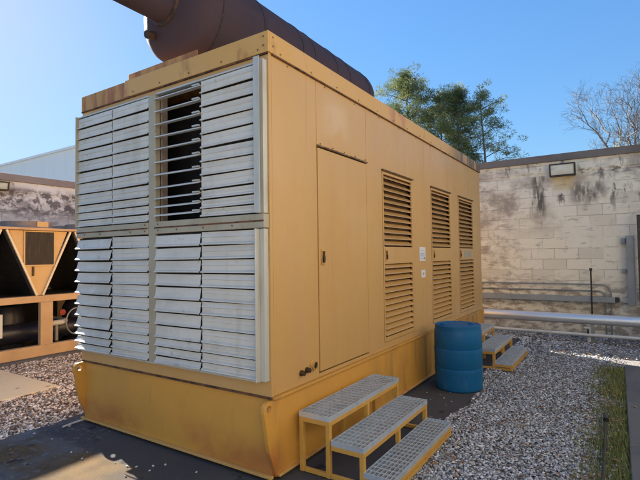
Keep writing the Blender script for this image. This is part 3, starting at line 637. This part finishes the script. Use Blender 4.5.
for yc in CYS:
    yt0, yt1, zb, zt = yc - .50, yc + .50, .99, 2.015
    mb = MB()
    mb.add([(CX - .005, yt0 + .06, zt), (CX - .005, yt1 - .06, zt), (CX - .005, yc + .05, zb), (CX - .005, yc - .05, zb), (CX - .03, yt0 + .06, zt), (CX - .03, yt1 - .06, zt), (CX - .03, yc + .05, zb), (CX - .03, yc - .05, zb)],
           [(0, 1, 2, 3), (7, 6, 5, 4), (0, 4, 5, 1), (1, 5, 6, 2), (2, 6, 7, 3), (3, 7, 4, 0)])
    ep = mb.build('end_panel', M['chy'], CH, bevel=.002)
    sub(MB().box(CX - .004, CX + .004, yc - .215, yc + .215, 1.475, 1.995), 'dark_window', M['coil'], ep, CH)
    mb = MB().sheet(0, CX - .004, CX + .012, (yc - .236, yc + .236), (1.45, 2.012), [(yc - .216, yc + .216, 1.474, 1.996)]); sub(mb, 'window_frame', M['chy'], ep, CH)
    sub(MB().box(CX - .004, CX + .014, yc - .11, yc - .08, 1.30, 1.45), 'handle', M['latch'], ep, CH)
    for sgn in (-1, 1):
        p0, p1 = (yc + sgn * .045, zb), (yc + sgn * .48, zt)
        mb = MB(); t = .035
        mb.prism([(p0[0], p0[1]), (p0[0] + sgn * t, p0[1]), (p1[0] + sgn * t, p1[1]), (p1[0], p1[1])], 0, CX - CD, CX - .04); mb.build('coil', M['coil'], CH)
        MB().bar((CX + .012, *p0), (CX + .012, *p1), .03, .035, (1, 0, 0)).build('edge_strip', M['chtrim'], CH)
    # fan shrouds on the deck
    for xc in (CX - .42, CX - 1.13):
        fs = MB().lathe([(.345, 2.061), (.40, 2.061), (.375, 2.10), (.37, 2.17), (.345, 2.17)], (xc, yc, 0), 2, 32).build('fan_shroud', M['shroud'], CH, smooth=40)
    sub(MB().box(CX - .055, CX - .035, yc - .02, yc + .15, 2.075, 2.165), 'name_plate', M['chy'], top, CH)
mb = MB()
for y in np.arange(cya + .3, cyb, .26): mb.box(CX - CD + .09, CX - .10, y - .006, y + .006, .99, 2.01) if False else None
MB().box(CX - CD + .09, CX - .12, cya + .05, cyb - .05, .9855, .989).build('drip_tray', M['coil'], CH)
MB().box(CX - CD + .05, CX - CD + .055, cya, cyb, .21, .87).build('back_panel', M['dark'], CH)
for yc in (.45, 1.40, 2.6):
    MB().lathe([(.001, .04), (.22, .04), (.26, .10), (.26, .68), (.20, .80), (.001, .82)], (CX - .75, yc - .35, .0), 2, 32).build('compressor', M['tank'], CH, smooth=40)
MB().tube([(CX - .5, cya + .2, .36), (CX - .5, cyb - .2, .36)], .16, 28).build('evaporator', M['tank'], CH, smooth=40)
MB().tube([(CX - .16, 1.40, .50), (CX - .16, 1.66, .50), (CX - .3, 1.78, .5), (CX - .9, 1.8, .5)], .045, 14).build('pipe', M['pvc'], CH, smooth=40)
MB().tube([(CX - .16, 1.56, .48), (CX - .16, 1.56, .21)], .03, 12).build('pipe', M['conduit'], CH, smooth=40)
MB().tube([(CX - .12, 1.36, .80), (CX - .12, 1.36, .55), (CX - .16, 1.44, .5)], .02, 10).build('pipe', M['stairy'], CH, smooth=40)
MB().lathe([(.01, 0), (.05, 0), (.05, .015), (.01, .015)], (CX - .2, 1.68, .66), 0, 14).build('handwheel', M['red'], CH)
t = [(CX - .1, 1.86 + .17 * math.cos(a), .50 + .22 * math.sin(a)) for a in np.linspace(0, 2 * math.pi, 28)]
MB().tube(t, .012, 8, cap=False).build('hose_loop', M['conduit'], CH, smooth=40)
MB().box(CX - .4, CX - .2, .66, .78, .36, .72).build('control_box', M['metalb'], CH, bevel=.006)

# ------------------------------------------------------------------ small things on the ground
ed = Root('drain_hose', (1.90, 1.9, .02), 'thin black pipe with a capped end lying along the grass edge', 'pipe')
MB().tube([(1.905, -1.5, .018), (1.897, .6, .02), (1.902, 1.6, .022), (1.893, 2.38, .03)], .010, 12).build('tube', M['black'], ed, smooth=40)
MB().tube([(1.893, 2.44, .034), (1.893, 2.56, .038)], .024, 14).build('cap', M['black'], ed, smooth=40)
single(MB().tube([(-2.31, -.20, .014), (-2.318, -.10, .018), (-2.325, .015, .016)], .009, 8), 'pale_strip', M['pvc'], 'short pale strip on the pad by the left corner of the skid', 'rod', (-2.315, -.1, 0), smooth=40)  # thin pale tube on the pad by the skid corner

# ------------------------------------------------------------------ scattered stuff (one object each)
rng = np.random.default_rng(11)
ico_bm = bmesh.new(); bmesh.ops.create_icosphere(ico_bm, subdivisions=1, radius=1)
IV = np.array([v.co[:] for v in ico_bm.verts]); IF = np.array([[v.index for v in f.verts] for f in ico_bm.faces]); ico_bm.free()
def fast_mesh(name, V, F, m, colors, kind='stuff'):
    me = bpy.data.meshes.new(name); k = F.shape[1]
    me.vertices.add(len(V)); me.vertices.foreach_set('co', V.astype(np.float32).ravel())
    me.loops.add(F.size); me.loops.foreach_set('vertex_index', F.astype(np.int32).ravel())
    me.polygons.add(len(F)); me.polygons.foreach_set('loop_start', (np.arange(len(F)) * k).astype(np.int32))
    me.update(calc_edges=True)
    if colors is not None:
        a = me.attributes.new('stone', 'FLOAT_COLOR', 'POINT'); c4 = np.ones((len(V), 4), np.float32); c4[:, :3] = colors; a.data.foreach_set('color', c4.ravel())
    me.materials.append(m)
    o = bpy.data.objects.new(name, me); COL.objects.link(o)
    if kind: o['kind'] = kind
    return o
def rotmats(n, tilt=None):
    q = rng.normal(size=(n, 4)); q /= np.linalg.norm(q, axis=1)[:, None]; w, x, y, z = q.T
    return np.stack([1 - 2 * (y * y + z * z), 2 * (x * y - z * w), 2 * (x * z + y * w), 2 * (x * y + z * w), 1 - 2 * (x * x + z * z), 2 * (y * z - x * w), 2 * (x * z - y * w), 2 * (y * z + x * w), 1 - 2 * (x * x + y * y)], 1).reshape(n, 3, 3)
def stones(P, size, pal, wts, gain=1.0):
    n = len(P); var = [IV * (1 + rng.uniform(-.28, .28, (len(IV), 1))) for _ in range(10)]
    vi = rng.integers(0, 10, n); base = np.array(var)[vi] * rng.uniform(.55, 1.25, (n, 1, 3))
    V = np.einsum('nij,nkj->nki', rotmats(n), base) * size[:, None, None]
    V[:, :, 2] *= .6
    V += P[:, None, :]
    F = (IF[None] + (np.arange(n) * len(IV))[:, None, None]).reshape(-1, 3)
    c = np.array(pal)[rng.choice(len(pal), n, p=np.array(wts) / sum(wts))] * gain * rng.uniform(.75, 1.25, (n, 1))
    return V.reshape(-1, 3), F, np.repeat(c, len(IV), 0)
def scatter(x0, x1, y0, y1, dens, keep=None):
    n = int((x1 - x0) * (y1 - y0) * dens); p = np.stack([rng.uniform(x0, x1, n), rng.uniform(y0, y1, n)], 1)
    if keep is not None: p = p[keep(p)]
    return p
PALR = [(.30, .325, .345), (.43, .46, .485), (.62, .62, .64), (.19, .195, .21), (.36, .34, .32), (.10, .10, .10), (.20, .155, .115)]; WR = [3.2, 3.4, 1.6, 1.5, 1.2, .5, .7]
PALL = [(.44, .38, .33), (.50, .46, .42), (.34, .29, .24), (.22, .165, .12), (.60, .56, .52), (.14, .10, .075)]; WL = [3, 2, 2.5, 2, .8, 1.4]
def keepR(p):
    e = .66 + .03 * np.sin(p[:, 1] * 3.1) + .02 * np.sin(p[:, 1] * 9)
    out = ~((np.abs(p[:, 0] + GW / 2) < GW / 2 + .02) & (p[:, 1] < GL + .02)) & ((p[:, 0] > e) | (p[:, 1] > 6.4) | ((p[:, 1] > 3.0) & (p[:, 0] > .52)))
    grass = np.clip((p[:, 0] - 1.66) / .3, 0, 1)
    return out & (rng.random(len(p)) > grass * .8) & ((p[:, 0] < 2.05) | (p[:, 1] > 4.97))
pR = np.concatenate([scatter(.5, 2.06, -.6, 2.6, 5200, keepR), scatter(.5, 2.06, 2.6, 5.6, 3600, keepR), scatter(-1.5, 4.5, 5.6, 7.45, 1500, keepR)])
zR = np.where(pR[:, 0] < .7, .006, -.022) + rng.uniform(0, .014, len(pR))
def keepL(p):
    e = -2.54 - .03 * np.sin(p[:, 1] * 4) - .02 * np.sin(p[:, 1] * 11)
    return (p[:, 0] < e) & ~((p[:, 0] < -3.72) & (p[:, 1] < .55)) & (p[:, 0] > -5.56)
pL = scatter(-5.6, -2.5, -2.2, 4.2, 2300, keepL)
zL = -.008 + rng.uniform(0, .014, len(pL))
A = stones(np.c_[pR, zR], rng.uniform(.006, .0145, len(pR)) * np.where(pR[:, 1] > 5.6, 1.5, 1), PALR, WR, 1.15)
Bq = stones(np.c_[pL, zL], rng.uniform(.008, .018, len(pL)), PALL, WL, 1.7)
# a few loose stones on the pad
pp = np.concatenate([scatter(-2.4, -.2, -.5, -.08, 22), scatter(.1, .64, 1.6, 3.6, 30)]); Cq = stones(np.c_[pp, np.full(len(pp), .006)], rng.uniform(.006, .014, len(pp)), PALR, [1, 2, 4, .5, 1, .2, .2])
V = np.concatenate([A[0], Bq[0], Cq[0]]); F = np.concatenate([A[1], Bq[1] + len(A[0]), Cq[1] + len(A[0]) + len(Bq[0])]); C3 = np.concatenate([A[2], Bq[2], Cq[2]])
fast_mesh('gravel', V, F, M['gravel'], C3)
# dry leaves: small folded diamonds
def leaves(P, size, pal):
    n = len(P); base = np.array([(-1, 0, .1), (0, -.45, .22), (1, 0, .05), (0, .45, .30), (0, 0, 0)])
    a = rng.uniform(0, 6.28, n); ca, sa = np.cos(a), np.sin(a); bx = base[None] * rng.uniform(.7, 1.2, (n, 1, 3))
    V = np.stack([bx[:, :, 0] * ca[:, None] - bx[:, :, 1] * sa[:, None], bx[:, :, 0] * sa[:, None] + bx[:, :, 1] * ca[:, None], bx[:, :, 2]], 2) * size[:, None, None] + P[:, None, :]
    F = (np.array([(0, 1, 4), (1, 2, 4), (2, 3, 4), (3, 0, 4)])[None] + (np.arange(n) * 5)[:, None, None]).reshape(-1, 3)
    c = np.array(pal)[rng.integers(0, len(pal), n)] * rng.uniform(.7, 1.3, (n, 1)); return V.reshape(-1, 3), F, np.repeat(c, 5, 0)
pl_ = np.concatenate([scatter(-5.5, -2.55, -.6, 3.5, 130, keepL), scatter(.7, 2.05, -.4, 5.5, 60), scatter(-1, 4.4, 5.3, 7.45, 120, keepR), scatter(1.7, 2.06, -.5, 5, 60), scatter(2.1, 3.2, 0, 4.9, 8), scatter(-2.3, -.9, -1.0, -.2, 10)])
zl = np.where(pl_[:, 0] > 2.06, np.where(pl_[:, 1] < 4.95, .034, .012), .012)
Lq = leaves(np.c_[pl_, zl], rng.uniform(.018, .036, len(pl_)), [(.16, .085, .04), (.24, .13, .06), (.10, .06, .04), (.30, .20, .11)])
fast_mesh('leaf_litter', *Lq[:2], M['leaf'], Lq[2])
# grass and weeds along the walk
n = 13000; gx = 2.065 - np.abs(rng.normal(0, .15, n)) + .02 * np.sin(rng.uniform(0, 6.28, n)) * (rng.random(n) < .3); gy = rng.uniform(-1.2, 4.95, n)
dn = .5 + .5 * np.sin(gy * 2.3) * np.sin(gy * 5.1 + 1); kp = rng.random(n) < .12 + .88 * dn ** .8; gx, gy = gx[kp], gy[kp]; n = len(gx)
h = rng.uniform(.015, .055, n); a = rng.uniform(0, 6.28, n); ln = rng.uniform(.2, .9, n) * h; wd = .004
b0 = np.stack([gx - np.sin(a) * wd, gy + np.cos(a) * wd, np.full(n, -.02)], 1); b1 = np.stack([gx + np.sin(a) * wd, gy - np.cos(a) * wd, np.full(n, -.02)], 1); b2 = np.stack([gx + np.cos(a) * ln, gy + np.sin(a) * ln, h], 1)
V = np.stack([b0, b1, b2], 1).reshape(-1, 3); F = np.arange(3 * n).reshape(-1, 3)
gp = np.array([(.16, .19, .05), (.22, .24, .07), (.11, .14, .04), (.30, .25, .11)])[rng.choice(4, n, p=[.4, .3, .2, .1])] * rng.uniform(.8, 1.7, (n, 1))
fast_mesh('grass', V, F, M['grass'], np.repeat(gp, 3, 0))

# ------------------------------------------------------------------ trees
def part_mesh(name, V, F, m, colors, root):
    o = fast_mesh(name, V - np.array(root.matrix_world_root), F, m, colors, kind=None); o.parent = root.obj; return o
def tufts(C, rad, per, size, pal, flat=.7):
    """needle clumps: per small triangles round each centre"""
    n = len(C) * per; c = np.repeat(C, per, 0); r_ = np.repeat(rad, per)
    d = rng.normal(size=(n, 3)); d /= np.linalg.norm(d, axis=1)[:, None]; d[:, 2] *= flat
    p = c + d * (r_ * rng.uniform(.15, 1, n) ** .6)[:, None]
    ax = d + rng.normal(0, .5, (n, 3)); ax /= np.linalg.norm(ax, axis=1)[:, None]
    bx = np.cross(ax, rng.normal(size=(n, 3))); bx /= np.linalg.norm(bx, axis=1)[:, None] + 1e-9
    s = rng.uniform(.6, 1.4, n)[:, None] * size
    V = np.stack([p - bx * s * .10, p + bx * s * .10, p + ax * s], 1).reshape(-1, 3)
    pc = np.repeat(np.array(pal)[rng.integers(0, len(pal), len(C))], per, 0) * rng.uniform(.7, 1.3, (n, 1))
    return V, np.arange(3 * n).reshape(-1, 3), np.repeat(pc, 3, 0)
PPAL = [(.165, .20, .07), (.125, .155, .065), (.23, .245, .085), (.09, .115, .055)]
def pine(x, y, h, z_lo, width, shape, label, nl=26, per=26, tuft=.46, sub_n=3, seed=0):
    global rng
    rng = np.random.default_rng(seed); rt_ = Root('pine_tree', (x, y, 0), label, 'tree', 'pine trees beyond the walls')
    lean = rng.normal(0, .012, 2); tp = [(x + lean[0] * z + .12 * math.sin(z * .5 + seed), y + lean[1] * z, z) for z in np.linspace(-.05, h * .97, 14)]
    MB().tube(tp, [max(.03, .022 * h * .6 * (1 - i / 14.5)) for i in range(14)], 10).build('trunk', M['bark'], rt_, smooth=60)
    mb = MB(); cs = []; rs = []
    for k in range(nl):
        t = (k + rng.random()) / nl; z = z_lo + (h * .96 - z_lo) * t; a = k * 2.4 + rng.normal(0, .4)
        ln = width * shape(t) * rng.uniform(.65, 1.12); base = Vector((x + lean[0] * z, y + lean[1] * z, z)); d = Vector((math.cos(a), math.sin(a), 0))
        rise = rng.uniform(.1, .45) + .3 * t
        pts = [base + d * ln * s + Vector((0, 0, ln * (rise * s - .25 * s * s))) + Vector(rng.normal(0, .05, 3)) * s for s in (0, .35, .7, 1)]
        mb.tube(pts, [.045, .033, .022, .01], 5, cap=False)
        for s in (.42, .64, .84, 1.0):
            for q in range(sub_n):
                c_ = base + d * ln * s + Vector((0, 0, ln * (rise * s - .25 * s * s))) + Vector(rng.normal(0, 1, 3)) * (.09 * ln + .08)
                cs.append(c_); rs.append(tuft * rng.uniform(.6, 1.25))
    mb.build('limbs', M['bark'], rt_, smooth=60)
    for q in range(10): cs.append((x + lean[0] * h + rng.normal(0, .3), y + rng.normal(0, .3), h - rng.uniform(0, .9))); rs.append(tuft)
    V, F, c3 = tufts(np.array([tuple(q) for q in cs]), np.array(rs), int(per * 2.0), .19, PPAL)
    part_mesh('crown', V, F, M['needle'], c3, rt_)
full = lambda t: (.55 + 1.1 * t) if t < .4 else 1.0 - .75 * ((t - .4) / .6) ** 1.6
pine(-13.2, 35, 17.5, 7.5, 4.0, full, 'tallest dense rounded pine rising behind the muffler end', nl=58, per=38, seed=1)
pine(-10.8, 37, 15.9, 7.0, 3.0, full, 'bushy olive pine filling the gap right of the tallest pine', nl=30, per=40, seed=2)
pine(-8.9, 35, 15.3, 7.8, 2.0, full, 'narrow pine with a rounded top in the middle of the pine row', nl=28, per=40, seed=3)
pine(-6.35, 34, 14.2, 6.5, 2.9, lambda t: 1.0 - .5 * t, 'sparse open pine with a bare grey trunk at the right end of the row', nl=24, per=30, tuft=.38, sub_n=2, seed=4)
pine(-47, 40, 15.9, 7.0, 2.2, full, 'distant pine top showing above the metal building roof', nl=24, per=20, seed=5)
pine(-50.5, 40, 16.3, 7.0, 2.4, full, 'distant pine top at the far left edge above the metal roof', nl=24, per=20, seed=6)

def bare_tree(x, y, z0, cen, rad, label, seed):
    """trunk forking low into long limbs that fill an ellipsoid of fine twigs"""
    r_ = random.Random(seed); rt_ = Root('bare_tree', (x, y, 0), label, 'tree'); tk = MB(); lm = MB(); tw = MB()
    tk.tube([(x, y, -.05), (x + .03, y, z0 * .5), (x, y, z0)], [.19, .16, .12], 10)
    def rv(s_): return Vector((r_.gauss(0, s_), r_.gauss(0, s_), r_.gauss(0, s_)))
    def path(p, q, n, sag, wob):
        out = []
        for i in range(n + 1):
            t = i / n; a = p.lerp(q, t); a.z += sag * math.sin(math.pi * t); out.append(a + rv(wob) * math.sin(math.pi * t))
        return out
    for k in range(12):
        a = k * 2.4 + r_.gauss(0, .3); e = math.asin(min(.98, .08 + .9 * ((k * .618) % 1)))
        tip = Vector(cen) + Vector((rad[0] * math.cos(a) * math.cos(e), rad[1] * math.sin(a) * math.cos(e), rad[2] * math.sin(e))) * r_.uniform(.85, 1.0)
        st = Vector((x, y, z0 * r_.uniform(.62, 1.0))); L = path(st, tip, 9, .25, .12)
        lm.tube(L, [0.060 * (1 - i / 9.0) ** .8 + .010 for i in range(10)], 6, cap=False)
        for b in range(13):
            i = r_.randint(2, 9); p = L[i]; out = (tip - st).normalized()
            d = (out * .9 + rv(.55) + Vector((0, 0, .25))).normalized(); ln = r_.uniform(.7, 1.6) * (1.15 - i * .06)
            Bp = path(p, p + d * ln, 4, .06, .05); tw.tube(Bp, [.013, .011, .009, .007, .005], 4, cap=False)
            for t in range(10):
                q = Bp[r_.randint(1, 4)]; d2 = (d * .9 + rv(.6) + Vector((0, 0, .15))).normalized(); l2 = r_.uniform(.3, .8)
                C = path(q, q + d2 * l2, 2, .02, .03); tw.tube(C, [.006, .005, .004], 3, cap=False)
                for u in range(3):
                    q2 = C[r_.randint(1, 2)]; tw.tube([q2, q2 + (d2 + rv(.6)).normalized() * r_.uniform(.15, .45)], [.004, .003], 3, cap=False)
    tk.build('trunk', M['barebark'], rt_, smooth=60); lm.build('limbs', M['barebark'], rt_, smooth=60); tw.build('twigs', M['barebark'], rt_)
bare_tree(3.0, 25, 5.2, (3.3, 25, 6.6), (3.4, 2.8, 5.0), 'leafless pale tree with fine twigs above the right end of the back wall', 3)
rng = np.random.default_rng(21)
yt = Root('autumn_tree', (4.25, 23, 0), 'small tree with yellow autumn leaves low behind the right end of the wall', 'tree')
MB().tube([(4.25, 23, -.05), (4.2, 23, 3), (4.3, 23, 5.5)], [.12, .09, .04], 8).build('trunk', M['bark'], yt, smooth=60)
cs = np.array([4.25, 23, 6.2]) + rng.normal(0, 1, (70, 3)) * np.array([.65, .6, .75])
V, F, c3 = tufts(cs, np.full(70, .4), 24, .16, [(.36, .24, .045), (.28, .20, .05), (.42, .30, .08)]); part_mesh('crown', V, F, M['needle'], c3, yt)

# ------------------------------------------------------------------ unseen building added on the right to bounce sunlight onto the generator
bounce_bldg = Root('building', (3.6, -2, 0), 'unseen pale stucco building added beside the walkway to bounce sunlight onto the generator', 'building')
MB().box(3.6, 12, -9, 5.0, -.1, 4.6).build('wall', M['bounce_stucco'], bounce_bldg)
MB().box(3.54, 12.06, -9.06, 5.06, 4.601, 4.78).build('coping', M['coping'], bounce_bldg, bevel=.006)
